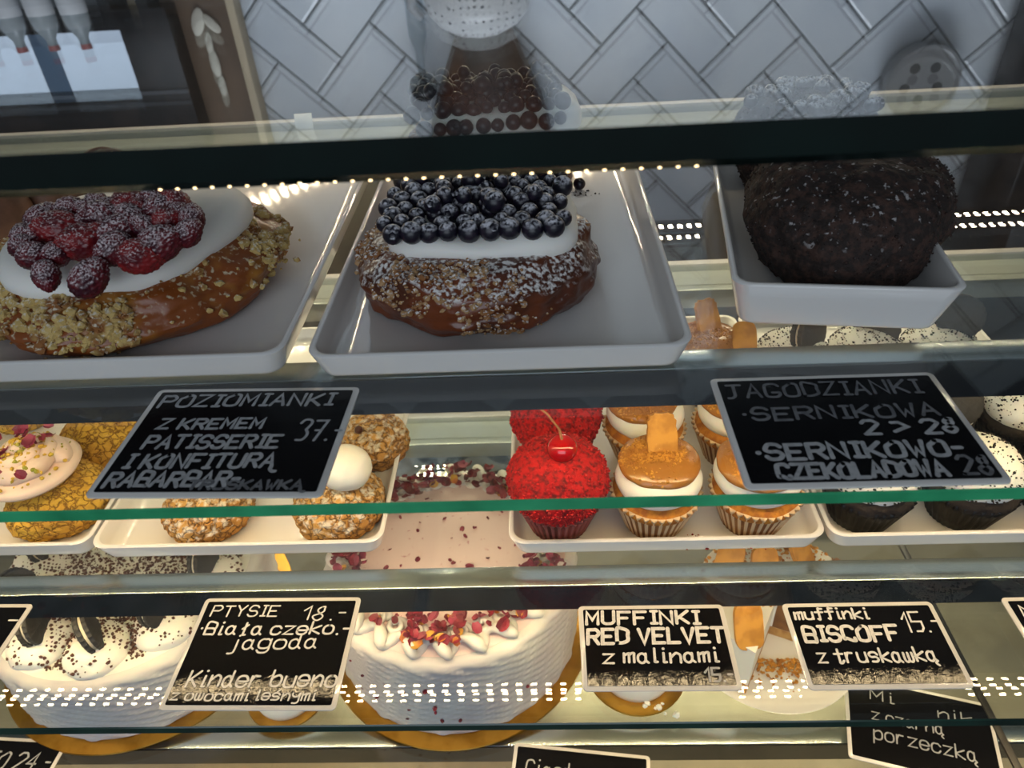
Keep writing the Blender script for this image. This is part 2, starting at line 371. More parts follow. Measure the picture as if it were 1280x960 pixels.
r = MB().add([(x, y, z) for x in (-1.1, 1.1) for y, z in ((.283, ZS-.0015), (.2862, ZS-.0052), (.2895, ZS-.0052), (.2895, ZS-.0010))], [(0, 1, 5, 4), (1, 2, 6, 5), (2, 3, 7, 6), (3, 0, 4, 7), (0, 3, 2, 1), (4, 5, 6, 7)]).build('led_strip', G_EDGE_SHADED, case, smooth=False)
mb = MB()
for k in range(31):
    x = -.155+k*.0072; mb.add([(x, .2850, ZS-.0041), (x, .2857, ZS-.0049), (x+.0012, .2857, ZS-.0049), (x+.0012, .2850, ZS-.0041)], [(0, 1, 2, 3)])
mb.build('led_diodes', EDGE_GLINT, r, smooth=False, kind='stuff')  # glowing specks stand in for LED reflections along the shelf's lower edge
DECK = pm('warm_beige_deck', (.36, .315, .24), rough=.26, metal=.4, c2=(.28, .245, .19), scale=9)
MB().box(-1.1, 1.1, .28, 1.0, Z4-.02, Z4).build('deck_panel', DECK, case, smooth=False)
MB().box(-1.1, 1.1, .255, .28, .1, Z4, c=.002).build('front_panel', STEEL_FRONT, case, smooth=False)
MB().box(-1.1, 1.1, .97, .985, .1, Z3-.2).build('back_panel', STEEL_FRONT, case, smooth=False)
GASK = pm('black_gasket', (.01, .01, .01), rough=.4)

# glass shelves
def shelf(z, label, em, th=GT):
    mb = MB(); x0, x1, y0, y1, c = -1.08, 1.08, YF, .9548, .0009
    rl = [[(x0+e, y0+e, z_), (x1-e, y0+e, z_), (x1-e, y1-e, z_), (x0+e, y1-e, z_)] for e, z_ in ((c, -th), (0, -th+c), (0, -c), (c, 0))]
    mb.loft(rl, False, False, 1); mb.mi = [0 if k % 4 == 2 else 1 for k in range(len(mb.f))]
    mb.add(rl[0], [(3, 2, 1, 0)], 0); mb.add(rl[3], [(0, 1, 2, 3)], 0)
    o = mb.build('glass_shelf', [G_FACE, em], smooth=False); o.location = (0, 0, z)
    return setp(o, label, 'glass shelf', 'glass shelves of the display case')
shelf(Z0, 'top glass shelf with thick near-black green edge, above the berry pastries', G_EDGE_SHADED, .0145)
shelf(Z1, 'glass shelf with bright green edge carrying the berry pastries and two black cards', G_EDGE_LIT)
shelf(Z2, 'glass shelf under the cupcake and cream puff trays, dark green edge', G_EDGE_DIM)
shelf(Z3, 'lowest glass shelf under the large round cakes', G_EDGE_DIM)
gk = U(1167, 761, Z3); 
setp(MB().box(gk.x-.004, gk.x+.004, .285, .95, Z3+.0003, Z3+.004, c=.001).build('gasket_strip', GASK), 'thin black gasket strip running back along the lowest shelf at right', 'gasket')

q = U(380, 158, Z1+.003)
o = MB().box(-.011, .011, -.0008, .0008, 0, .018, c=.0003).build('blank_card', pm('pale_card', (.62, .66, .68), rough=.4), loc=(q.x, q.y, Z1+.0002), rot=(-.35, .0, .05))
setp(o, 'tiny blank white card leaning at the back of the upper shelf', 'card')

# ------------------------------------------------------------------ trays
def tray(label, cx, yf, w, d, h, z, flare=.0045, rz=0.0, r=.014, name='serving_tray', wall=.0045):
    o = thing(name, label, 'tray', (cx, yf+d/2, z), rz, 'white porcelain trays')
    hx, hy = w/2, d/2; f = flare
    lp = [rrect(hx-f-.004, hy-f-.004, r*.8, .0), rrect(hx-f-.001, hy-f-.001, r*.9, .0008), rrect(hx-f, hy-f, r, .003), rrect(hx-f*.3, hy-f*.3, r, h*.7), rrect(hx, hy, r, h-.001), rrect(hx-.001, hy-.001, r, h),
          rrect(hx-wall+.001, hy-wall+.001, r, h), rrect(hx-wall, hy-wall, r*.9, h-.001), rrect(hx-wall-f*.6, hy-wall-f*.6, r*.8, h*.45), rrect(hx-wall-f-.002, hy-wall-f-.002, r*.7, .0055), rrect(hx-wall-f-.006, hy-wall-f-.006, r*.6, .004)]
    MB().loft(lp).build('dish', PORC, o, angle=60)
    return o
TR = .004
tray('long white tray under the raspberry pastry at left', -.2975, .3945, .25, .40, .02, Z1)
tray('long white tray under the two blueberry pastries in the middle', -.0308, .3895, .2503, .43, .02, Z1)
tray('deep white dish holding the dark chocolate buns', .219, .425, .147, .30, .036, Z1, flare=.008, rz=-.135, r=.012, name='serving_dish')

# ------------------------------------------------------------------ materials of the pastries
BUN = pm('glazed_brown_crust', hexc('703618'), rough=.32, c2=hexc('4c220e'), scale=22, bump=.25, bscale=90, dust=SUGAR, dscale=300, dlo=.47, dhi=.60, dn=.38, coat=.15)
BUN_GOLD = pm('golden_brown_crust', hexc('84451a'), rough=.34, c2=hexc('a8752c'), scale=22, lo=.55, hi=.70, bump=.3, bscale=80, dust=hexc('c9b89a'), dscale=260, dlo=.56, dhi=.66, dn=.35)
CRUMB = pm('streusel_crumb', hexc('ae8a60'), rough=.8, c2=hexc('8a5a30'), scale=60, bump=.3, bscale=260, dust=SUGAR, dscale=420, dlo=.5, dhi=.6, dn=.3)
CRUMB_Y = pm('yellow_streusel', hexc('c4a868'), rough=.8, c2=hexc('8c5a2c'), scale=70, lo=.48, hi=.62, bump=.35, bscale=240, dust=hexc('d8cdb6'), dscale=380, dlo=.5, dhi=.62, dn=.3)
BERRY = pm('blueberry_skin', (.006, .006, .014), rough=.35, c2=(.016, .010, .022), scale=1.5, dust=(.66, .66, .72), dscale=2.4, dlo=.42, dhi=.58, dn=.40)
BERRY_D = pm('dark_blueberry_skin', (.010, .007, .014), rough=.28, c2=(.018, .007, .014), scale=1.5)
RASP = pm('raspberry_flesh', (.12, .006, .012), rough=.38, c2=(.045, .003, .010), scale=1.2, dust=(.66, .56, .58), dscale=9, dlo=.46, dhi=.58, dn=.30)
RASP_R = pm('red_raspberry_flesh', (.24, .012, .014), rough=.36, c2=(.10, .005, .010), scale=1.2, dust=(.62, .50, .50), dscale=9, dlo=.52, dhi=.63, dn=.35)
CHOC = pm('dark_chocolate_crumb', (.014, .007, .005), rough=.8, c2=(.046, .021, .014), scale=160, bump=.6, bscale=330, dust=(.36, .34, .34), dscale=240, dlo=.61, dhi=.68, dn=.3)

# one blueberry mesh, copied as a garnish
def blueberry_mesh(matl, nm):
    mb = MB(); R = 1.0; pr = [(0.02, -.93), (.35, -.87), (.68, -.66), (.92, -.3), (1.0, .05), (.93, .42), (.72, .72), (.48, .87), (.36, .93), (.37, .97), (.30, .95), (.20, .80), (.02, .76)]
    mb.lathe(pr, 16, fn=lambda a, r, z: r*(1+.09*math.cos(5*a)) if z > .86 else r)
    return mb.build(nm, matl)
def bun_mesh(rx, ry, h, seed, lump=.08, point=0.0, mat_=None, parent=None, name='bun', flatk=.2):
    def fn(v):
        k = lump*F(v, 1.6, seed)
        return k
    mb = blob(6 if rx > .07 else 5, rx, ry, h, fn=fn, flat=None)
    # flatten the underside, pull a pointed front
    out = []
    for x, y, z in mb.v:
        if z < -.42*h: z = -.42*h+(z+.42*h)*.12
        if point and y < 0: y = y*(1+point*math.exp(-(x/(.45*rx))**2))
        if flatk and z > .55*h: z = .55*h+(z-.55*h)*flatk
        out.append((x, y, z+.45*h+.001*F((x, y, z), 60, seed)))
    mb.v = out
    return mb.build(name, mat_, parent)
def surf_pts(o, n, cond):
    vs = [v for v in o.data.vertices if cond(v.co, v.normal)]
    return [v.co+v.normal*.0004 for v in random.choices(vs, k=n)] if vs else []

# ------------------------------------------------------------------ blueberry pastries
def blueberry_pastry(label, loc, rz, rx, ry, h, creamr, seed, berry_m, nx, ny, br, pile, sugar=True, mirror=1, spill=0.0):
    t = thing('blueberry_pastry', label, 'pastry', loc, rz, 'blueberry cream pastries')
    b = bun_mesh(rx, ry, h, seed, .10, .10, BUN, t)
    top = h*1.30
    cp = surf_pts(b, 560, lambda c, n: c.z < 1.05*h and c.z > .25*h and (c.x < .15*rx or random.random() < .10) and (n.z > -.1) and F(c, 24, seed) > -.12 and c.y < .3*ry and (c.z > .75*h or c.x < -.3*rx or random.random() < .25))
    cp += surf_pts(b, 150, lambda c, n: c.z < .95*h and n.y < -.2 and abs(c.x-.015) < .022)
    cp += surf_pts(b, 60, lambda c, n: c.z < .35*h and c.y < 0 and .0 < c.x < .6*rx)
    crumbs(cp, (.0008), .0034, sub=1).build('streusel', CRUMB, t, smooth=False, kind='stuff')
    cx_, cy_ = creamr
    mb = MB(); lp = []
    for k, (rr, z) in enumerate([(.85, .85), (.97, .92), (1.02, 1.0), (1.02, 1.13), (.98, 1.24), (.90, 1.30), (.6, 1.32), (.2, 1.32)]):
        l = []
        for i in range(64):
            a = 2*PI*i/64; ca, sa = math.cos(a), math.sin(a); q = 3.2
            s_ = (abs(ca)**q+abs(sa)**q)**(-1/q)*rr*(1+.025*math.sin(3*a+seed)+.02*math.sin(7*a))
            l.append((s_*ca*cx_+mirror*.006, s_*sa*cy_+.010, z*h+.0015*math.sin(4*a+k)))
        lp.append(l)
    mb.loft(lp); mb.build('cream', CREAM, t, angle=180)
    proto = None; zc = 1.31*h+br*.55
    pts = []
    for j in range(ny):
        for i in range(nx+(j % 2)):
            fx = (i-(nx-1+(j % 2))/2)/(nx/2); fy = (j-(ny-1)/2)/(ny/2)
            fz = min(0, fy+.55)*spill*br*5; fy *= 1+spill*.25
            pts.append((fx*cx_*.93+random.uniform(-.4, .4)*br, fy*cy_*.93+.008+random.uniform(-.2, .2)*br, zc+fz+random.uniform(-.12, .25)*br))
    extra = []
    for _ in range(pile):
        x, y = random.uniform(-.75, .75)*cx_, random.uniform(-.55, .7)*cy_
        extra.append((x, y+.010, zc+br*1.25+random.uniform(-.1, .2)*br))
    for p in pts+extra:
        s = br*random.uniform(.78, 1.12); rot = (random.uniform(-1.4, 1.4), random.uniform(-1.4, 1.4), random.random()*6)
        if proto is None:
            proto = blueberry_mesh(berry_m, 'blueberry'); proto.parent = t; proto.location = p; proto.rotation_euler = rot; proto.scale = (s, s, s)
        else: link_copy(proto, t, p, rot, (s, s, s))
    return t
zt = Z1+TR
blueberry_pastry('front blueberry pastry with thick white cream and sugar-dusted berries on middle tray', (-.049, .512, zt), .0, .093, .086, .044, (.068, .062), 3.1, BERRY, 9, 8, .0074, 16)
blueberry_pastry('rear blueberry pastry with heaped dark berries, behind the top glass edge', (-.046, .693, zt), .1, .080, .082, .066, (.070, .055), 8.7, BERRY_D, 10, 8, .0072, 20, mirror=2.2, spill=1.0)
lb = blueberry_mesh(BERRY_D, 'loose_blueberry'); q = U(724, 232, Z1+.008); lb.location = (q.x, q.y, Z1+TR+.0056); lb.scale = (.006,)*3; lb.rotation_euler = (.4, .3, 0)
setp(lb, 'single loose blueberry lying on the middle tray beside the rear pastry', 'blueberry')
cr = [(q.x+random.gauss(0, .006), q.y-.006+random.gauss(0, .007), Z1+TR+.0005) for _ in range(34)]
setp(crumbs(cr, .0004, .0013).build('cake_crumbs', CHOC), 'scatter of dark crumbs on middle tray near the loose blueberry', 'crumbs', kind='stuff')

# ------------------------------------------------------------------ raspberry pastry
def raspberry(parent, m, n=2, seed=0):
    mb = MB(); V, Fa = ico(5); out = []
    for v in V:
        taper = 1-.22*max(0, v.z)-.05
        d = noise.voronoi(Vector((v.x, v.y, v.z))*3.9+Vector((seed, 0, seed)))[0]
        k = 1+.13*math.sqrt(max(0, min(1, (d[1]-d[0])*1.6)))-.08
        out.append(Vector((v.x*taper*k, v.y*taper*k, v.z*1.25*k)))
    mb.add(out, Fa)
    return mb.build('raspberry', m, parent, angle=180)
rp = thing('raspberry_pastry', 'round golden streusel pastry topped with white cream and sugared raspberries', 'pastry', (-.322, .525, zt))
b = bun_mesh(.112, .108, .045, 21.5, .10, .05, BUN_GOLD, rp)
cp = surf_pts(b, 3000, lambda c, n: c.z < .052 and n.z > -.35 and c.z > .10*.045 and (c.x < .012 or (c.x < .040 and F(c, 18, 3) > -.1) or random.random() < .05 or (c.x > .075 and c.y > -.02)) and c.y < .06 and F(c, 26, 5) > -.55)
cp += [(random.gauss(.088, .012), random.gauss(.02, .016), abs(random.gauss(.016, .008))) for _ in range(160)]
cp += [(random.gauss(-.002, .010), random.gauss(-.100, .006), abs(random.gauss(.015, .009))) for _ in range(150)]
crumbs(cp, .0012, .0056).build('streusel', CRUMB_Y, rp, smooth=False, kind='stuff')
mb = MB(); lp = []
for k, (rr, z) in enumerate([(.84, .80), (.97, .88), (1.02, 1.0), (1.02, 1.15), (.97, 1.3), (.88, 1.38), (.5, 1.40), (.15, 1.40)]):
    lp.append([((1+.05*math.sin(3*a+1)+.03*math.sin(5*a))*rr*.085*math.cos(a)+.004, (1+.05*math.sin(3*a+1)+.03*math.sin(5*a))*rr*.090*math.sin(a)-.004, z*.045+.0035*math.sin(2*a+.6)) for a in [2*PI*i/64 for i in range(64)]])
mb.loft(lp); mb.build('cream', CREAM, rp, angle=180)
RB = [(112, 347, 26, 0), (58, 345, 20, 0), (175, 321, 27, 1), (103, 303, 30, 1), (142, 312, 25, 0), (200, 304, 29, 0), (40, 320, 22, 0), (70, 318, 20, 0), (30, 296, 20, 0), (42, 296, 19, 0), (74, 286, 30, 1), (55, 274, 25, 0),
      (125, 272, 28, 0), (150, 289, 27, 0), (104, 278, 16, 0), (165, 276, 24, 0), (235, 291, 20, 0), (210, 276, 22, 1), (198, 264, 24, 0), (170, 262, 18, 1), (240, 273, 20, 0), (220, 256, 24, 1), (158, 255, 24, 1), (192, 250, 24, 0), (210, 247, 20, 0),
      (85, 264, 22, 0), (110, 262, 18, 0), (135, 260, 18, 0), (62, 268, 20, 0), (148, 268, 16, 0), (90, 300, 18, 0), (125, 292, 20, 1), (182, 285, 20, 0), (222, 268, 18, 0), (26, 308, 18, 0), (120, 255, 18, 0)]
pro = {}
base = Vector(rp.location)
for k, (px, py, s, red) in enumerate(RB):
    zz = Z1+.074+(335-py)*.00022
    P = U(px, py, zz)-base; r = s/2*.60/923*1.40
    rot = (random.uniform(.6, 2.2), random.uniform(-.7, .7), random.random()*6.3)
    if red not in pro:
        o = raspberry(rp, RASP_R if red else RASP, seed=red*3); pro[red] = o; o.location = P; o.rotation_euler = rot; o.scale = (r, r, r)
    else: link_copy(pro[red], rp, P, rot, (r, r, r))

# ------------------------------------------------------------------ chocolate buns
def choc_bun(label, loc, rx, ry, h, seed, rz=0, name='chocolate_bun'):
    t = thing(name, label, 'bun', loc, rz, 'chocolate buns in the deep dish')
    def fn(v): return .055*F(v, 1.3, seed)+.02*F(v, 6, seed+3)
    mb = blob(6, rx, ry, h, fn=fn)
    mb.v = [(x*(1-.05*max(0, z/h)**2), y, max(z if z < 0 else h*.93*(1-(1-min(1, z/h))**1.7), -.25*h)+.25*h) for x, y, z in mb.v]
    mb.v = [(x*min(1, .68+.32*z/.040), y, z) for x, y, z in mb.v]
    displace(mb, lambda c, n: .0034*F(c, 38, seed)+.0009*F(c, 190, seed))
    b = mb.build('crumb_body', CHOC, t, angle=180)
    cp = surf_pts(b, 1500, lambda c, n: c.z > .1*h and N(c, 22, seed) > -.2)
    crumbs(cp, .0004, .0015).build('crumb_topping', CHOC, t, smooth=False, kind='stuff')
    return t
choc_bun('big dark chocolate crumb bun filling the front of the deep white dish', (.228, .532, zt), .078, .082, .070, 4.2, -.135)
t = choc_bun('rear chocolate bun with berries on it, seen through the top glass', (.240, .674, zt), .068, .054, .074, 9.9, -.1)
pb = None
for k in range(46):
    a = random.random()*2*PI; r = math.sqrt(random.random())
    x, y = r*.056*math.cos(a), r*.046*math.sin(a); z = .0730+.0155*math.sqrt(max(0, 1-(r*.9)**2))
    s = random.uniform(.0058, .0072)
    if pb is None: pb = blueberry_mesh(BERRY, 'blueberry'); pb.parent = t; pb.location = (x, y, z); pb.scale = (s,)*3
    else: link_copy(pb, t, (x, y, z), (random.uniform(-.8, .8), random.uniform(-.8, .8), 0), (s,)*3)

# brown sandwich biscuits at the far left of the upper shelf
BISC_D = pm('brown_biscuit', hexc('6b4a38'), rough=.6, c2=hexc('553828'), scale=40, bump=.2)
FILL_D = pm('dark_filling', hexc('2a1712'), rough=.5)
def macaron(label, loc, rot):
    t = thing('macaron', label, 'biscuit', loc, 0, 'brown macarons at far left'); t.rotation_euler = rot
    for s in (-1, 1):
        pr = [(.001, .0225), (.012, .0215), (.022, .0175), (.0275, .011), (.0285, .0062), (.0272, .0042), (.001, .0042)]
        MB().lathe([(r, z*s) for r, z in (pr if s < 0 else pr[::-1])], 32).build('shell', BISC_D, t)
    MB().lathe([(.001, -.0045), (.0262, -.0045), (.0268, 0), (.0262, .0045), (.001, .0045)], 32, fn=lambda a, r, z: r*(1+.02*math.sin(9*a))).build('filling', FILL_D, t)
macaron('brown macaron at the frame edge, nearest of the three behind the raspberry pastry', (-.495, .625, Z1+.030), (PI/2, .15, .9))
macaron('brown macaron standing on edge, second from the left frame edge', (-.465, .672, Z1+.030), (PI/2, .1, 1.0))
macaron('brown macaron standing furthest right of the three macarons', (-.430, .708, Z1+.030), (PI/2, .1, 1.05))

# ------------------------------------------------------------------ hand lettering: strokes on a 4 x 6 grid ('a' = -1, 'b' = -2); ~ = smooth
GL = {
'A': '002640 1232', 'B': '~000636454333 ~033342403000', 'C': '~45361605011130 ~304041', 'D': '~0006264543412000', 'E': '46060040 0333', 'F': '460600 0333', 'G': '~453616050110304142 4222', 'I': '2026 1636 1030', 'J': '~0010212326 0646', 'K': '0006 4602 1340',
'L': '060040', 'M': '0006224640', 'N': '00064046', 'O': '~2605042010403435 ~0504012030414436260504', 'P': '0006 ~0626364544332303', 'R': '0006 ~0626364544332303 2340', 'S': '~453626150413334241302010 ~102001', 'T': '0646 2620', 'U': '~0602011030414246', 'V': '062046', 'W': '0610233046', 'X': '0640 0046', 'Y': '0623 462320', 'Z': '06460040', 'Ą': '002640 1232 ~404a5b6b', 'Ś': '~4536261504133342413010 ', '!': '2622',
'a': '~3324140301102031 ~34323140', 'b': '~060001 ~0324344341301001', 'c': '~433424140301103041', 'd': '~3324140301102031 ~36323140', 'e': '~024243342414030110304 ', 'f': '~4636262010 0444', 'g': '~43342414030110304143 ~44414a3b1b0a', 'i': '~24212030 2626', 'j': '~242a1b0b 2626', 'k': '0600 440240', 'l': '~26212030', 'm': '0004 ~0324232220 ~2334444340', 'n': '0004 ~0224344340', 'o': '~24140301103041433424', 'p': '04030b ~0324344341301001', 'q': '~43342414030110304143', 'r': '0400 ~02142434', 's': '~4334140312324130100', 't': '~26212030 0444', 'u': '~0401103041 4440', 'w': '~0401102124 ~2421304144', 'x': '0440 0044', 'y': '~0403123244 ~44414a3b1b', 'z': '04440040', 'ą': '~3324140301102031 ~34323140 ~403a4b', 'ł': '~26212030 1335', 'ś': '~43341403123241301000 2536', 'ę': '~02424334241403011030 ~303a4b',
'0': '~26150401103041453626', '1': '042620', '2': '~0516263645440000 0040', '3': '~06462333423010 ', '5': '4606033343413010', '7': '0646201 ', '8': '~3615041333423010 ~3010010213334435463616', '4': '3036023242', '-': '1333', '.': '2020', ',': '212a', ':': '2020 2323', ';': '232310 ', '·': '2323', '>': '05254301', "'": '2625'}
GL['8'] = '~2615143342301001023335362'
GL['3'] = '~0516364533 ~33424130100'
GL['7'] = '064620 1333'
GL['S'] = '~4536160413334241301001'
GL['s'] = '~433414031232413010'
GL['e'] = '~02424334140301103041'
GL['t'] = '~2621203041 0444'
GL['8'] = '~261514233231201001022334353626'
GL['O'] = '~26150401103041453626'
def cr(pts, k=6):
    if len(pts) < 3: return pts
    out = []
    P = [pts[0]]+pts+[pts[-1]]
    for i in range(1, len(P)-2):
        a, b, c, d = P[i-1], P[i], P[i+1], P[i+2]
        for j in range(k):
            t = j/k
            out.append(tuple(.5*((2*b[q])+(-a[q]+c[q])*t+(2*a[q]-5*b[q]+4*c[q]-d[q])*t*t+(-a[q]+3*b[q]-3*c[q]+d[q])*t**3) for q in (0, 1)))
    out.append(pts[-1]); return out
def strokes(ch):
    res = []
    for s in GL.get(ch, '').split():
        sm = s[0] == '~'; s = s.lstrip('~'); pts = []
        for i in range(0, len(s)-1, 2):
            y = {'a': -1, 'b': -2}.get(s[i+1]); pts.append((float(s[i]), float(s[i+1]) if y is None else float(y)))
        res.append(cr(pts) if sm else pts)
    return res
_zc = [0]
def ribbon(mb, pts, w, z):
    """one brush stroke: a continuous flat ribbon with mitred bends and round ends"""
    _zc[0] = (_zc[0]+1) % 12; z = z+_zc[0]*.00002
    P = [pts[0]]
    for p in pts[1:]:
        if math.hypot(p[0]-P[-1][0], p[1]-P[-1][1]) > 1e-6: P.append(p)
    if len(P) < 2:
        mb.add([(P[0][0]+1.2*w*math.cos(2*PI*k/12), P[0][1]+1.2*w*math.sin(2*PI*k/12), z) for k in range(12)], [tuple(range(12))]); return
    lf, rg = [], []
    for i, p in enumerate(P):
        d0 = Vector((p[0]-P[i-1][0], p[1]-P[i-1][1])).normalized() if i else None
        d1 = Vector((P[i+1][0]-p[0], P[i+1][1]-p[1])).normalized() if i < len(P)-1 else None
        if d0 is None: d0 = d1
        if d1 is None: d1 = d0
        n0 = Vector((-d0.y, d0.x)); n1 = Vector((-d1.y, d1.x)); m = n0+n1
        m = n0 if m.length < .3 else m.normalized()
        k = min(1.7, 1/max(.3, m.dot(n0)))
        lf.append((p[0]+m.x*w*k, p[1]+m.y*w*k, z)); rg.append((p[0]-m.x*w*k, p[1]-m.y*w*k, z))
    n = len(P)
    mb.add(lf+rg, [(n+i, n+i+1, i+1, i) for i in range(n-1)])
    for p, o, sg in ((P[0], P[1], -1), (P[-1], P[-2], -1)):
        d = math.atan2(p[1]-o[1], p[0]-o[0])
        mb.add([(p[0]+w*math.cos(d-PI/2+PI*k/8), p[1]+w*math.sin(d-PI/2+PI*k/8), z) for k in range(9)], [tuple(range(9))])
def write(mb, text, x0, x1, y, h, w, z, slant=.06, rise=0.0):
    """text fitted between x0 and x1, capital height h, baseline y"""
    adv = []
    for ch in text: adv.append(2.6 if ch in ' .·,-\'' else 3.6 if ch in 'iIjl1:' else 5.6)
    tot = sum(adv)-1.2; sx = (x1-x0)/tot; sy = h/6; cx = 0
    for ch, a in zip(text, adv):
        off = {'.': -1.4, '·': -1.4, '-': -.8, 'i': -1, 'I': -.6, 'j': -1, 'l': -1, '1': 0}.get(ch, 0); jy = random.uniform(-.25, .25)*sy
        for st in strokes(ch):
            ribbon(mb, [(x0+(cx+off+p[0])*sx+(p[1]*sy)*slant, y+p[1]*sy+jy+rise*((cx+off+p[0])*sx), z) for p in st], w, z)
        cx += a
def price_card(label, x, y, z, w, h, rz, lines, ink, card=CARD, sw=.0010, tilt=0.0):
    t = thing('price_card', label, 'price card', (x, y, z+.0004), rz, 'black handwritten price cards')
    if tilt: t.rotation_euler = (tilt, 0, rz)
    b = .0038
    MB().loft([rrect(w/2, h/2, .004, 0), rrect(w/2, h/2, .004, .0009), rrect(w/2-.0006, h/2-.0006, .0035, .0012)], True, True).build('sleeve', SLEEVE, t, angle=60)
    MB().loft([rrect(w/2-b, h/2-b, .0012, .0010, 2), rrect(w/2-b, h/2-b, .0012, .0015, 2)]).build('card', card, t, smooth=False)
    iw, ih = w-2*b, h-2*b
    for k, ln in enumerate(lines):
        txt, u0, u1, v, hh = ln[:5]; mb = MB(); wd = ln[5] if len(ln) > 5 else sw
        write(mb, txt, -iw/2+u0*iw, -iw/2+u1*iw, -ih/2+v*ih, hh*ih, wd, .0017, rise=ln[6] if len(ln) > 6 else 0)
        mb.build('lettering', ink[k] if isinstance(ink, list) else ink, t, smooth=False)
    return t
S1 = Z1; S2 = Z2
price_card('black card reading POZIOMIANKI Z KREMEM 37, on the shelf below the raspberry pastry', -.1895, .3335, S1, .135, .099, -.03,
    [('POZIOMIANKI', .03, .92, .83, .125, .0011), ('Z KREMEM', .10, .62, .59, .10, .0011), ('37.-', .80, 1.0, .46, .20, .0009), ('PATISSERIE', .09, .74, .395, .12, .0012), ('I KONFITURĄ', .06, .76, .21, .12, .0012), ('RABARBAR-', .03, .62, .045, .12, .0013), ('TRUSKAWKĄ', .42, .93, .02, .07, .0010)],
    [INK, INK, INK, INK, INK, INK, INK_DIM], CARD_MATT)
price_card('black card reading JAGODZIANKI and SERNIKOWO CZEKOLADOWA, below the dark chocolate buns', .1713, .3290, S1, .137, .098, .0,
    [('JAGODZIANKI', .03, .92, .81, .14, .0010), ('·SERNIKOWA', .06, .93, .57, .12, .0011), ('2 > 28', .56, .97, .40, .13, .0012), ('·SERNIKOWO-', .06, .90, .20, .13, .0014), ('CZEKOLADOWA', .12, .80, .03, .12, .0014), ('28', .86, .99, .03, .15, .0011)],
    [INK_DIM, INK_DIM, INK, INK, INK, INK_DIM], CARD_MATT)
price_card('black card reading PTYSIE 18, lying under the cream puff trays', -.2285, .3393, S2, .134, .100, -.012,
    [('PTYSIE', .05, .50, .84, .11, .0007), ('18.-', .67, .93, .80, .14, .0007), ('·Biała czeko.-', .02, .98, .65, .12, .0009), ('jagoda', .28, .82, .51, .13, .0008), ('Kinder bueno', .08, 1.0, .16, .14, .0009), ('z owocami leśnymi', .02, .90, .04, .085, .0007)],
    INK_BR)
price_card('black card reading MUFFINKI RED VELVET 15, in front of the red cupcakes', .0782, .3382, S2, .1165, .0745, -.005,
    [('MUFFINKI', .02, .84, .79, .17, .0013), ('RED VELVET', .02, .99, .53, .19, .0015), ('z malinami', .12, .92, .28, .17, .0010), ('15.-', .80, .97, .04, .16, .0009)], [INK_BR]*3+[INK])
price_card('black card reading muffinki BISCOFF 15, at the right below the caramel cupcakes', .2420, .3375, S2, .1175, .0745, .0,
    [('muffinki', .03, .55, .83, .14, .0009), ('15.-', .76, .98, .64, .26, .0008), ('BISCOFF', .05, .70, .53, .19, .0014), ('z truskawką', .09, .88, .26, .17, .0009)], INK_BR)
q = U(38, 756, Z2); q2 = U(0, 806, Z2)
price_card('black card cut off by the left frame edge, only its price end visible', q.x-.064, q.y-.049, S2, .134, .100, -.02, [('.8.-', .62, .97, .78, .16, .0008)], INK_BR)
q = U(1250, 750, Z2)
price_card('black card cut off by the right frame edge beside the caramel cupcake card', q.x+.060, q.y-.036, S2, .120, .0745, .0, [('M', .05, .17, .78, .15, .0008)], INK_BR)
price_card('black card with the letters STO 24, lying at lower left of the lowest shelf', -.612, .366, Z3, .14, .095, -.06, [('CIASTO 24.-', .05, .96, .66, .20, .0010)], INK, CARD_MATT)
price_card('black card reading Ciasto, at the bottom middle of the lowest shelf', .020, .348, Z3, .142, .095, -.11, [('Ciasto', .08, .52, .66, .19, .0008)], INK, CARD_MATT)
price_card('tilted black card reading z czarną porzeczką, at lower right of lowest shelf', .381, .412, Z3+.001, .146, .098, -.27, [('Mi', .16, .34, .76, .13, .0007), ('nik', .64, .88, .72, .12, .0007), ('z czarną', .16, .66, .50, .14, .0007), ('porzeczką', .16, .86, .26, .16, .0008)], INK, CARD_MATT)

# ------------------------------------------------------------------ middle shelf trays
tray('white tray at far left holding the yellow cream puffs', -.543, .437, .254, .36, .02, Z2)
tray('white tray holding the brown cream puffs behind the PTYSIE card', -.2805, .4325, .265, .36, .02, Z2)
tray('white tray holding the red and caramel cupcakes', .0985, .4275, .271, .36, .02, Z2)
tray('white tray at right holding the dark cookie cupcakes', .3720, .428, .271, .36, .02, Z2)
z2 = Z2+TR
PUFF_Y = pm('yellow_craquelin', hexc('d8aa3a'), rough=.75, c2=hexc('c49230'), scale=30, crack=hexc('8a5c18'), kscale=120, kw=.10, bump=.8)
PUFF_B = pm('brown_craquelin', hexc('cc9a50'), rough=.75, c2=hexc('b07c38'), scale=30, crack=hexc('6a441c'), kscale=110, kw=.10, bump=.8, dust=hexc('e2d4bc'), dscale=170, dlo=.47, dhi=.62, dn=.15)
PINKCR = pm('pale_pink_cream', hexc('ead0c2'), rough=.5, bump=.2, bscale=60, sss=.15, ssr=.005)
PETAL = pm('dark_rose_petal', hexc('5c0a20'), rough=.6, c2=hexc('8a1c34'), scale=80)
PETAL_P = pm('pink_rose_petal', hexc('92304c'), rough=.6, c2=hexc('6a1830'), scale=80)
PETAL_Y = pm('yellow_rose_petal', hexc('c99a3c'), rough=.6, c2=hexc('b4602e'), scale=80)
PIST = pm('pistachio_crumb', hexc('d0a83a'), rough=.8, c2=hexc('9a9a38'), scale=90)
CHOCBAR = pm('milk_chocolate', hexc('4a2412'), rough=.3)
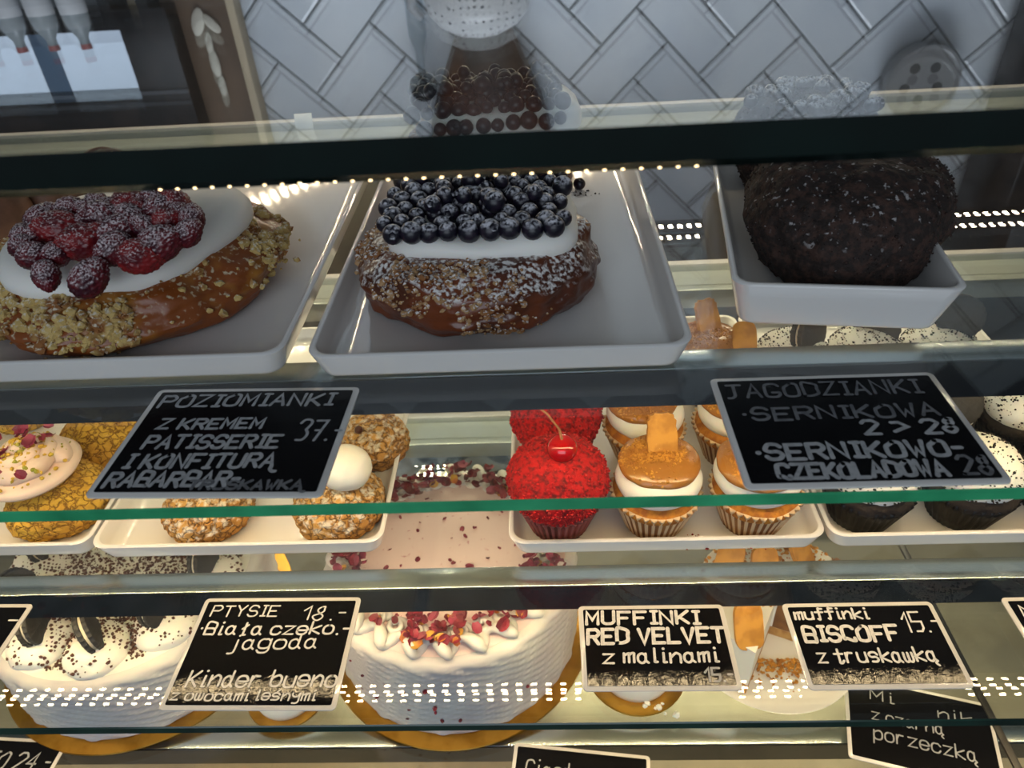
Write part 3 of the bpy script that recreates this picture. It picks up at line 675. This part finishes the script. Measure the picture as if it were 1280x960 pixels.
def petals(pts, s0, s1, m, parent, name='rose_petals', seed=0):
    mb = MB()
    for p in pts:
        s = random.uniform(s0, s1); R_ = Matrix.Rotation(random.random()*6.3, 3, 'Z') @ Matrix.Rotation(random.uniform(-.9, .9), 3, 'X') @ Matrix.Rotation(random.uniform(-.7, .7), 3, 'Y')
        vs = []
        for j in range(4):
            for i in range(4):
                u, v = i/3-.5, j/3; wd = (.35+.9*math.sin(PI*min(1, v*.75+.1)))
                vs.append(Vector(p)+R_ @ Vector((u*wd*s, (v-.5)*s*1.4, s*(.9*u*u+.5*(v-.5)**2)+.08*s*math.sin(9*u+p[0]*900))))
        fs = [(j*4+i, j*4+i+1, (j+1)*4+i+1, (j+1)*4+i) for j in range(3) for i in range(3)]
        b0 = len(vs); th = Vector((0, 0, -.0003)); vs2 = vs+[v+R_ @ th for v in vs]
        fs2 = fs+[tuple(x+b0 for x in f[::-1]) for f in fs]
        rim = [0, 1, 2, 3, 7, 11, 15, 14, 13, 12, 8, 4]
        fs2 += [(rim[k+1 if k < 11 else 0], rim[k], rim[k]+b0, rim[k+1 if k < 11 else 0]+b0) for k in range(12)]
        mb.add(vs2, fs2)
    return mb.build(name, m, parent, kind='stuff')
def puff_base(t, m, r, h, seed):
    def fn(v): return .05*F(v, 1.5, seed)+.012*N(v, 7, seed)
    mb = blob(5, r*1.03, r*1.03, h*.58, ctr=(0, 0, h*.33), fn=fn)
    mb.v = [(x, y, max(z, .0)) for x, y, z in mb.v]
    def cr_(c, n):
        d = noise.voronoi(Vector(c)*105)[0]; return -.0022*max(0, 1-(d[1]-d[0])*4)
    displace(mb, cr_)
    return mb.build('choux_shell', m, t, angle=180)
def swirl(mb, r, h, turns, tr, ctr=(0, 0, 0), n=100, flute=0):
    pts = []; rad = []
    for k in range(n+1):
        u = k/n; a = 2*PI*turns*u; rr = r*(1-u)**.75
        pts.append((ctr[0]+rr*math.cos(a), ctr[1]+rr*math.sin(a), ctr[2]+h*u)); rad.append(tr*(1-.55*u)*(1+flute*math.sin(k*1.1)))
    return mb.tube(pts, rad, 10)
def cream_puff(label, x, y, m, seed, r=.043, h=.05, grp='cream puffs'):
    t = thing('cream_puff', label, 'cream puff', (x, y, z2), 0, grp); puff_base(t, m, r, h, seed); return t
q = U(57, 680, z2)
t = cream_puff('big yellow crackled cream puff topped with pink cream, petals and nut crumbs', q.x, q.y+.041, PUFF_Y, 1.0, .046, .052)
mb = MB(); mb.lathe([(.001, .0), (.040, .001), (.044, .006), (.040, .011), (.001, .012)], 40, ctr=(-.014, .004, .049)); swirl(mb, .028, .024, 3, .0105, (-.014, .004, .060), flute=.08); mb.build('pink_cream', PINKCR, t, angle=180)
pp = [(-.014+random.gauss(0, .018), .004+random.gauss(0, .016), .086+random.uniform(-.006, .004)) for _ in range(40)]
petals(pp[:14], .005, .009, PETAL_P, t); petals(pp[14:22], .005, .008, PETAL, t)
nc = []
for _ in range(260):
    x, y = random.gauss(0, .018), random.gauss(0, .017); r_ = math.hypot(x, y)
    if r_ < .040: nc.append((-.014+x, .004+y, .0895-.62*r_ if r_ < .036 else .064))
crumbs(nc, .0010, .0032).build('nut_crumbs', PIST, t, smooth=False, kind='stuff')
q = U(122, 590, z2+.005); cream_puff('plain yellow crackled puff behind the pink cream one, left of PTYSIE tray', q.x-.004, q.y+.036, PUFF_Y, 5.0, .043, .056)
q = U(15, 560, z2+.01); cream_puff('yellow crackled puff at the left frame edge, hidden behind pink cream', q.x-.022, q.y+.07, PUFF_Y, 8.0)
q = U(250, 686, z2); cream_puff('sugar-dusted brown puff mostly hidden by the POZIOMIANKI card', q.x, q.y+.037, PUFF_B, 11.0, .041, .046)
q = U(418, 682, z2); t = cream_puff('sugar-dusted brown puff with white cream dome and chocolate piece', q.x, q.y+.038, PUFF_B, 14.0, .043, .046)
mb = MB(); blob(4, .0245, .022, .0205, ctr=(.012, .004, .056), fn=lambda v: .05*F(v, 1.4, 3), mb=mb); mb.build('cream_dome', CREAM, t, angle=180)
MB().box(-.006, .006, -.004, .004, 0, .030, c=.001).build('chocolate_piece', CHOCBAR, t, loc=(.000, .018, .066), rot=(-.25, .12, .2))
q = U(467, 575, z2+.02); t = cream_puff('brown puff with one dark bead, behind the white cream dome', q.x-.006, q.y+.032, PUFF_B, 17.0, .036, .05)
blob(3, .0042, .0042, .0042, ctr=(-.006, -.020, .049)).build('chocolate_bead', CHOCBAR, t)

# ------------------------------------------------------------------ cupcakes
LINER = pm('brown_paper_liner', hexc('7c4c24'), rough=.7, c2=hexc('946638'), scale=30)
LINER_W = pm('pale_paper_edge', hexc('c8aa84'), rough=.7)
LINER_R = pm('dark_red_paper_liner', hexc('4c1512'), rough=.6, c2=hexc('7c3028'), scale=40)
LINER_RW = pm('pale_red_paper_ridge', hexc('8a4640'), rough=.7)
LINER_K = pm('black_paper_liner', (.003, .0025, .0025), rough=.4, spec=.3)
RED = pm('red_velvet_crumb', hexc('b8060e'), rough=.8, c2=hexc('66030a'), scale=220, lo=.45, hi=.66, bump=.8, bscale=300)
RED2 = pm('bright_red_crumbs', hexc('c4080f'), rough=.6, c2=hexc('78040a'), scale=300)
CHERRY = pm('glossy_cherry', hexc('a00008'), rough=.06, coat=.8)
STEM = pm('cherry_stem', hexc('8a5a3a'), rough=.5)
SPONGE = pm('golden_sponge', hexc('b8761f'), rough=.8, c2=hexc('98591a'), scale=120, bump=.5, bscale=200)
CARAM = pm('caramel_spread', hexc('a06a2e'), rough=.22, coat=.3, sss=.1)
GCRUMB = pm('golden_biscuit_crumbs', hexc('c88a2c'), rough=.8, c2=hexc('a06418'), scale=90)
BISC = pm('caramel_biscuit', hexc('cc9038'), rough=.7, c2=hexc('b07628'), scale=60, bump=.35, bscale=110)
BLACKC = pm('black_cookie', (.018, .015, .014), rough=.6, bump=.4, bscale=200)
CHSP = pm('dark_chocolate_sponge', (.012, .007, .005), rough=.8, bump=.5, bscale=220)
COOKCR = pm('cookie_filling', hexc('d8ccb8'), rough=.6)
def liner(t, m, r0, r1, h, edge=None):
    n = 144
    mb = MB(); mb.lathe([(r0*.6, .0006), (r0, .0), (r0+.3*(r1-r0), h*.3), (r0+.75*(r1-r0), h*.75), (r1, h)], n, fn=lambda a, r, z: r*(1+.042*math.cos(36*a)*(.4+.8*z/h)))
    ms = [m, edge] if edge else m
    if edge: mb.mi = [1 if (k < n*4 and k % 4 in (0, 3)) else 0 for k in range(len(mb.f))]
    o = mb.build('paper_liner', ms, t, angle=180)
    if edge: MB().lathe([(r1*.985, h-.001), (r1+.0003, h-.0022), (r1+.0009, h+.0006), (r1-.0004, h+.0008)], n, fn=lambda a, r, z: r*(1+.045*math.cos(36*a))).build('liner_edge', edge, o, angle=180)
    return o
def red_cupcake(label, x, y, top=True, grp='red cupcakes'):
    t = thing('cupcake', label, 'cupcake', (x, y, z2), random.random(), grp)
    liner(t, LINER_R, .026, .037, .034, LINER_RW)
    mb = blob(5, .0435, .0435, .036, ctr=(0, 0, .054), fn=lambda v: .03*F(v, 2, x*40)); displace(mb, lambda c, n: .0014*F(c, 170, 3))
    b = mb.build('red_dome', RED, t, angle=180)
    crumbs(surf_pts(b, 1300, lambda c, n: c.z > .035), .0007, .0019).build('red_crumbs', RED2, t, smooth=False, kind='stuff')
    if top:
        c = blob(4, .0128, .0128, .0115, ctr=(.004, -.006, .0945), fn=lambda v: -.16*max(0, v.z-.75)*4).build('cherry', CHERRY, t, angle=180)
        MB().tube([(.004, -.006, .103), (.002, -.002, .112), (-.008, .004, .124), (-.024, .012, .134)], [.0013, .0011, .0010, .0013], 6).build('stem', STEM, c)
        t.rotation_euler.z = 0.0
    return t
red_cupcake('red velvet crumb cupcake with a shiny cherry, at the front of its tray', .0074, .4665)
red_cupcake('red velvet crumb cupcake standing behind the cherry one, top partly hidden', .0085, .5550, False)
def caramel_cupcake(label, x, y, rz=0, biscuit='tall'):
    t = thing('cupcake', label, 'cupcake', (x, y, z2), rz, 'caramel cupcakes')
    liner(t, LINER, .026, .0385, .039, LINER_W)
    blob(5, .0385, .0385, .016, ctr=(0, 0, .036), fn=lambda v: .02*F(v, 3, x*30)).build('sponge', SPONGE, t, angle=180)
    blob(5, .0370, .0370, .020, ctr=(.001, 0, .0545), fn=lambda v: .02*F(v, 1.5, x*9)).build('cream', CREAM, t, angle=180)
    mb = blob(5, .0350, .0335, .0105, ctr=(.001, .004, .0680), fn=lambda v: .05*F(v, 1.2, x*19)); mb.build('caramel_cap', CARAM, t, angle=180)
    cp = []
    for _ in range(1300):
        a, r = random.uniform(0, 2*PI), .033*math.sqrt(random.random())
        if r*math.sin(a) > -.012 or random.random() < .12: cp.append((r*math.cos(a), .003+r*math.sin(a),   .0682+.0105*math.sqrt(max(0, 1-(r/.033)**2))))
    crumbs(cp, .0007, .0017).build('biscuit_crumbs', GCRUMB, t, smooth=False, kind='stuff')
    if biscuit:
        mb = MB(); lp = []
        for z_, k in ((-.003, .94), (-.0025, 1), (.0025, 1), (.003, .94)):
            lp.append([(( .0125+.0006*math.cos(14*a))*k*math.copysign(abs(math.cos(a))**.55, math.cos(a)), (.0235+.0006*math.cos(14*a))*k*math.copysign(abs(math.sin(a))**.45, math.sin(a)), z_) for a in [2*PI*i/56 for i in range(56)]])
        mb.loft(lp); mb.build('biscuit', BISC, t, angle=50, loc=(.004, .012, .085), rot=(1.05, 0, .05))
    return t
caramel_cupcake('caramel cupcake with upright biscuit, right beside the red cherry cupcake', .0930, .4665)
caramel_cupcake('caramel cupcake at front right corner of its tray, partly under JAGODZIANKI card', .1795, .4660, 2.2)
caramel_cupcake('caramel cupcake in second row directly behind the upright biscuit', .0935, .5540, 1.2, None)
caramel_cupcake('caramel cupcake in second row at the right, behind the front corner one', .1800, .5530, .8, None)
t = caramel_cupcake('rearmost caramel cupcake with biscuit, seen above the steel rail between plates', .1720, .6520, .35)
mb = MB(); mb.loft([[(k*.0125*math.copysign(abs(math.cos(a))**.55, math.cos(a)), k*.0235*math.copysign(abs(math.sin(a))**.45, math.sin(a)), z_) for a in [2*PI*i/56 for i in range(56)]] for z_, k in ((-.003, .94), (-.0025, 1), (.0025, 1), (.003, .94))]); mb.build('biscuit', BISC, t, angle=50, loc=(.026, -.024, .072), rot=(.75, .1, -.35))
def sandwich_cookie(parent, loc, rot, r=.0225, name='cookie'):
    e = MB(); n = 72
    for s in (-1, 1):
        pr = [(.001, s*.0075), (r*.55, s*.0078), (r*.62, s*.0072), (r*.9, s*.0074), (r, s*.006), (r, s*.0018), (.001, s*.0017)]
        e.lathe(pr if s < 0 else pr[::-1], n, fn=lambda a, q, z: q*(1+(.022*math.cos(24*a) if q > r*.85 else 0)))
    o = e.build(name, BLACKC, parent, angle=40, loc=loc, rot=rot)
    MB().lathe([(.001, -.0017), (r*.90, -.0016), (r*.91, 0), (r*.90, .0016), (.001, .0017)], 40).build('cookie_cream', COOKCR, o)
    return o
def dark_cupcake(label, x, y, rz=0, cookie=None):
    t = thing('cupcake', label, 'cupcake', (x, y, z2), rz, 'dark cookie cupcakes')
    liner(t, LINER_K, .026, .039, .038)
    mb = blob(5, .039, .039, .016, ctr=(0, 0, .038), fn=lambda v: .03*F(v, 3, x*30)); displace(mb, lambda c, n: .0012*F(c, 160, 2)); mb.build('sponge', CHSP, t, angle=180)
    c = blob(5, .0372, .0372, .026, ctr=(0, 0, .053), fn=lambda v: .04*F(v, 1.6, x*13)).build('cream', CREAM, t, angle=180)
    crumbs(surf_pts(c, 620, lambda p, n: p.z > .046), .0005, .0016).build('cookie_crumbs', CHSP, t, smooth=False, kind='stuff')
    if cookie: sandwich_cookie(t, *cookie)
    return t
CK = ((.006, .006, .084), (1.35, 0, .5))
dark_cupcake('dark cupcake in black liner at the left front of the right tray', .2765, .4690, 0)
dark_cupcake('dark cupcake in black liner at the right front under the JAGODZIANKI card corner', .3630, .4690, 0)
dark_cupcake('dark cupcake behind the card corner, cookie lying in its speckled cream', .3640, .5560, 0, ((.006, -.020, .070), (.95, .2, -.35)))
dark_cupcake('dark cupcake in second row at right frame edge, cookie piece on top', .4490, .5560, 0, ((-.012, .012, .082), (1.25, 0, .4)))
dark_cupcake('dark cupcake at the right frame edge in the front row', .4490, .4700, 0)
dark_cupcake('rear dark cupcake left of three above the steel rail, two cookies in cream', .2580, .6430, 0, ((.010, -.004, .082), (1.3, 0, .7)))
dark_cupcake('rear dark cupcake middle of three above the steel rail', .3330, .6440, 0, ((.010, .010, .078), (1.2, 0, -.5)))
dark_cupcake('rear dark cupcake right of three, round black cookie showing its face', .4080, .6440, 0, ((.014, .008, .088), (1.2, 0, -.25)))

# ------------------------------------------------------------------ cakes on the lowest shelf
GOLD = pm('gold_cake_board', hexc('c8963c'), rough=.28, metal=.9, c2=hexc('b07f2c'), scale=30)
CAKEW = pm('white_buttercream', hexc('d8d4d0'), rough=.55, bump=.15, bscale=50, sss=.1, ssr=.005, big=(hexc('c9c2c4'), 14))
CAKEP = pm('pale_pink_buttercream', hexc('f4d8d8'), rough=.55, bump=.15, bscale=60, c2=hexc('d8a0a8'), scale=160, lo=.66, hi=.72)
def board(t, r): MB().lathe([(.001, 0), (r, 0), (r+.0006, .0012), (r, .0026), (.001, .0026)], 96).build('gold_board', GOLD, t, angle=30)
def cake_body(t, r, h, m, name='cake_body', mtop=None):
    mb = MB(); n = 180; lp = []
    prof = [(r*.99, .0026)]+[(r*(1+.004*math.sin(k*2.1)), .003+(h-.012)*k/36) for k in range(37)]+[(r-.002, h-.004), (r-.006, h-.0008), (r-.012, h)]
    def fn(a, q, z): return q+(.0019*math.sin(2*PI*(z*95+a*4.0))+.0009*math.sin(a*11+z*60) if .004 < z < h-.006 else 0)
    mb.loft([[(fn(2*PI*i/n, q, z)*math.cos(2*PI*i/n), fn(2*PI*i/n, q, z)*math.sin(2*PI*i/n), z) for i in range(n)] for q, z in prof], True, False)
    mt = MB(); mt.loft([[(q*math.cos(2*PI*i/n), q*math.sin(2*PI*i/n), h+.0004*math.sin(q*300)+.0003) for i in range(n)] for q in [r-.0115]+[(r-.012)*k/12 for k in range(11, 0, -1)]], False, True)
    mb.build(name, m, t, angle=180); mt.build('cake_top', mtop or m, t, angle=180)
t = thing('rose_petal_cake', 'round white and pink cake with dried rose petals on gold board, middle of lowest shelf', 'cake', (-.1165, .555, Z3), 0, 'round cream cakes')
board(t, .160); R_, H_ = .143, .128
cake_body(t, R_, H_, CAKEW, mtop=CAKEP)
mb = MB(); n = 720; pts = []; rad = []
for k in range(n):
    a = 2*PI*k/n; w = 24*a
    pts.append(((R_-.018+.009*math.sin(w))*math.cos(a+.035*math.sin(w+1)), (R_-.018+.009*math.sin(w))*math.sin(a+.035*math.sin(w+1)), H_+.006+.004*math.cos(w))); rad.append(.0058*(1+.25*math.sin(w*2+1)))
mb.tube(pts+[pts[0]], rad+[rad[0]], 12)
for k in range(30):
    a = 2*PI*(k+.5)/30; swirl(mb, .0105, .010, 1.6, .0042, ((R_-.034)*math.cos(a), (R_-.034)*math.sin(a), H_+.003), 26)
mb.build('piped_border', CAKEW, t, angle=180)
def ringpts(nn, r0, r1, a0, a1, z0, z1):
    return [((lambda r, a: (r*math.cos(a), r*math.sin(a), random.uniform(z0, z1)))(random.uniform(r0, r1), random.uniform(a0, a1))) for _ in range(nn)]
A = [ringpts(90, R_-.044, R_-.012, 0, 2*PI, H_+.012, H_+.021)]
pp = ringpts(100, R_-.046, R_-.014, 0, 2*PI, H_+.013, H_+.022)
petals(pp+ringpts(130, R_-.05, R_-.018, 0, 2*PI, H_+.013, H_+.024), .005, .0105, PETAL, t); petals(ringpts(120, R_-.050, R_-.018, 0, 2*PI, H_+.013, H_+.024), .005, .010, PETAL_P, t); petals(ringpts(44, R_-.046, R_-.012, 0, 2*PI, H_+.012, H_+.022), .005, .009, PETAL_Y, t)
petals([(random.uniform(-.09, .09), random.uniform(-.09, .09), H_+.0015) for _ in range(45)], .002, .005, PETAL_P, t)
petals(ringpts(14, R_+.001, R_+.002, -2.4, -.8, .02, H_*.7), .002, .004, PETAL, t)
t = thing('cookie_cream_cake', 'large white cake with cream mounds, black cookies and dark crumbs, lower left', 'cake', (-.505, .565, Z3), 0, 'round cream cakes')
board(t, .172); R_, H_ = .156, .100
cake_body(t, R_, H_, CAKEW, mtop=CREAM)
mb = MB(); tops = []
for k in range(10):
    a = 2*PI*k/10-PI/2+.16; x, y = .112*math.cos(a), .112*math.sin(a)
    blob(4, .034, .034, .018, ctr=(x, y, H_+.003), fn=lambda v: .07*F(v, 1.4, k), mb=mb)
    tops.append((a, x, y))
cm = mb.build('cream_mounds', CREAM, t, angle=180)
for a, x, y in tops: sandwich_cookie(t, (x*.97, y*.97, H_+.031), (PI/2-.12, 0, PI/2+.15+.5*math.sin(3*a)), .0225)
cp = surf_pts(cm, 2600, lambda c, n: n.z > .2 and (math.hypot(c.x, c.y) < .12 or random.random() < .35))
cp += [(r*math.cos(a), r*math.sin(a), H_+.001) for r, a in [(.135*math.sqrt(random.random()), random.random()*2*PI) for _ in range(6500)]]
crumbs(cp, .0007, .0026).build('chocolate_crumbs', pm('cocoa_crumb', hexc('54301e'), rough=.8), t, smooth=False, kind='stuff')
t = thing('small_cream_cake', 'small white cream cake on a gold board, under the RED VELVET card', 'cake', (.092, .487, Z3), 0, 'small cakes on gold boards')
board(t, .056); MB().lathe([(.001, .0026), (.041, .0026), (.042, .010), (.041, .030), (.037, .036), (.02, .039), (.001, .039)], 64, fn=lambda a, r, z: r*(1+.004*math.sin(40*z*20))).build('cream_body', CREAM, t, angle=180)
crumbs([(random.gauss(.02, .012), -.048+random.gauss(0, .004), .0032) for _ in range(9)], .002, .0045).build('cream_crumbs', CREAM, t, kind='stuff')
t = thing('small_orange_cake', 'small orange-topped cake on gold board, mostly hidden under the PTYSIE card', 'cake', (-.307, .465, Z3), 0, 'small cakes on gold boards')
board(t, .046); MB().lathe([(.001, .0026), (.036, .0026), (.037, .010), (.035, .026), (.028, .031), (.001, .032)], 64).build('cream_body', CREAM, t, angle=180)
blob(4, .028, .028, .008, ctr=(0, 0, .032), fn=lambda v: .06*F(v, 2, 1)).build('orange_topping', pm('orange_jelly', hexc('d88a2c'), rough=.2, coat=.5), t, angle=180)
t = thing('cut_cream_cake', 'cut white cream cake with brown crust and biscuits on a white plate', 'cake', (.250, .524, Z3+.0135), 0)
BASE = pm('crumb_base', hexc('a8743a'), rough=.85, c2=hexc('c89a58'), scale=80, bump=.6, bscale=160)
CRUST = pm('brown_crust', hexc('6e4420'), rough=.7, c2=hexc('8a5a2c'), scale=50, bump=.5, bscale=120)
def wedge(mb, a0, a1, r, z0, z1, ctr=(0, 0), ns=16, mi=0, wob=.0):
    lo = []
    for z in [z0+(z1-z0)*k/5 for k in range(6)]:
        l = [(ctr[0], ctr[1], z)]
        for k in range(ns+1):
            a = a0+(a1-a0)*k/ns; rr = r*(1+wob*math.sin(a*13+z*200)); l.append((ctr[0]+rr*math.cos(a), ctr[1]+rr*math.sin(a), z))
        lo.append(l)
    return mb.loft(lo, True, True, mi)
a0, a1 = -.42, PI+1.05
wedge(MB(), a0, a1, .088, .0, .014, wob=.012).build('crumb_base', BASE, t, angle=50)
wedge(MB(), a0, a1, .086, .0142, .070, wob=.008).build('cream_filling', CREAM, t, angle=50)
wedge(MB(), a0, a1, .0865,   .0702, .076, wob=.01).build('cream_top', CREAM, t, angle=50)
wedge(MB(), -.42, .55, .089, .0145, .078, ctr=(.002, -.001)).build('brown_crust', CRUST, t, angle=50)
cp = [(random.uniform(-.085, .085), random.uniform(-.02, .085), .0765) for _ in range(800)]; cp = [p for p in cp if math.hypot(p[0], p[1]) < .086]
cp += [(random.gauss(.01, .04), -.035-abs(random.gauss(0, .013)), .002) for _ in range(420)]
crumbs(cp, .0010, .0032).build('loose_crumbs', GCRUMB, t, smooth=False, kind='stuff')
q = U(934, 790, Z3+.095)
for k, (x, y, rz) in enumerate(((q.x-.250, q.y-.524, .1), (-.012, .020, .1), (.034, .036, .8), (-.050, .03, -.5))):
    mb = MB(); mb.loft([[(kk*.0150*math.copysign(abs(math.cos(a))**.55, math.cos(a)), kk*.0250*math.copysign(abs(math.sin(a))**.45, math.sin(a)), z_) for a in [2*PI*i/56 for i in range(56)]] for z_, kk in ((-.003, .94), (-.0025, 1), (.0025, 1), (.003, .94))]); mb.build('biscuit', BISC, t, angle=50, loc=(x, y, .092), rot=(1.0, 0, rz))
pl = MB().lathe([(.001, 0), (.060, 0), (.062, .0015), (.085, .006), (.0975, .0115), (.099, .0128), (.0975, .0134), (.084, .0082), (.062, .0132-.0005), (.001, .0130)], 96).build('cake_plate', PORC, angle=50)
pl.data.transform(Matrix.Scale(1, 4)); pl.location = (.250, .524, Z3)
setp(pl, 'round white plate under the cut cream cake, lower right', 'plate')

q = U(958, 678, z2); cr_pts = [(q.x+random.gauss(0, .012), q.y+random.gauss(0, .005), z2+.0006) for _ in range(24)]
q = U(872, 677, z2); cr_pts += [(q.x+random.gauss(0, .010), q.y+random.gauss(0, .005), z2+.0006) for _ in range(22)]
setp(crumbs(cr_pts, .0005, .0016).build('red_crumbs', RED2, smooth=False), 'small dark red crumbs scattered on the tray between the caramel cupcakes', 'crumbs', kind='stuff')
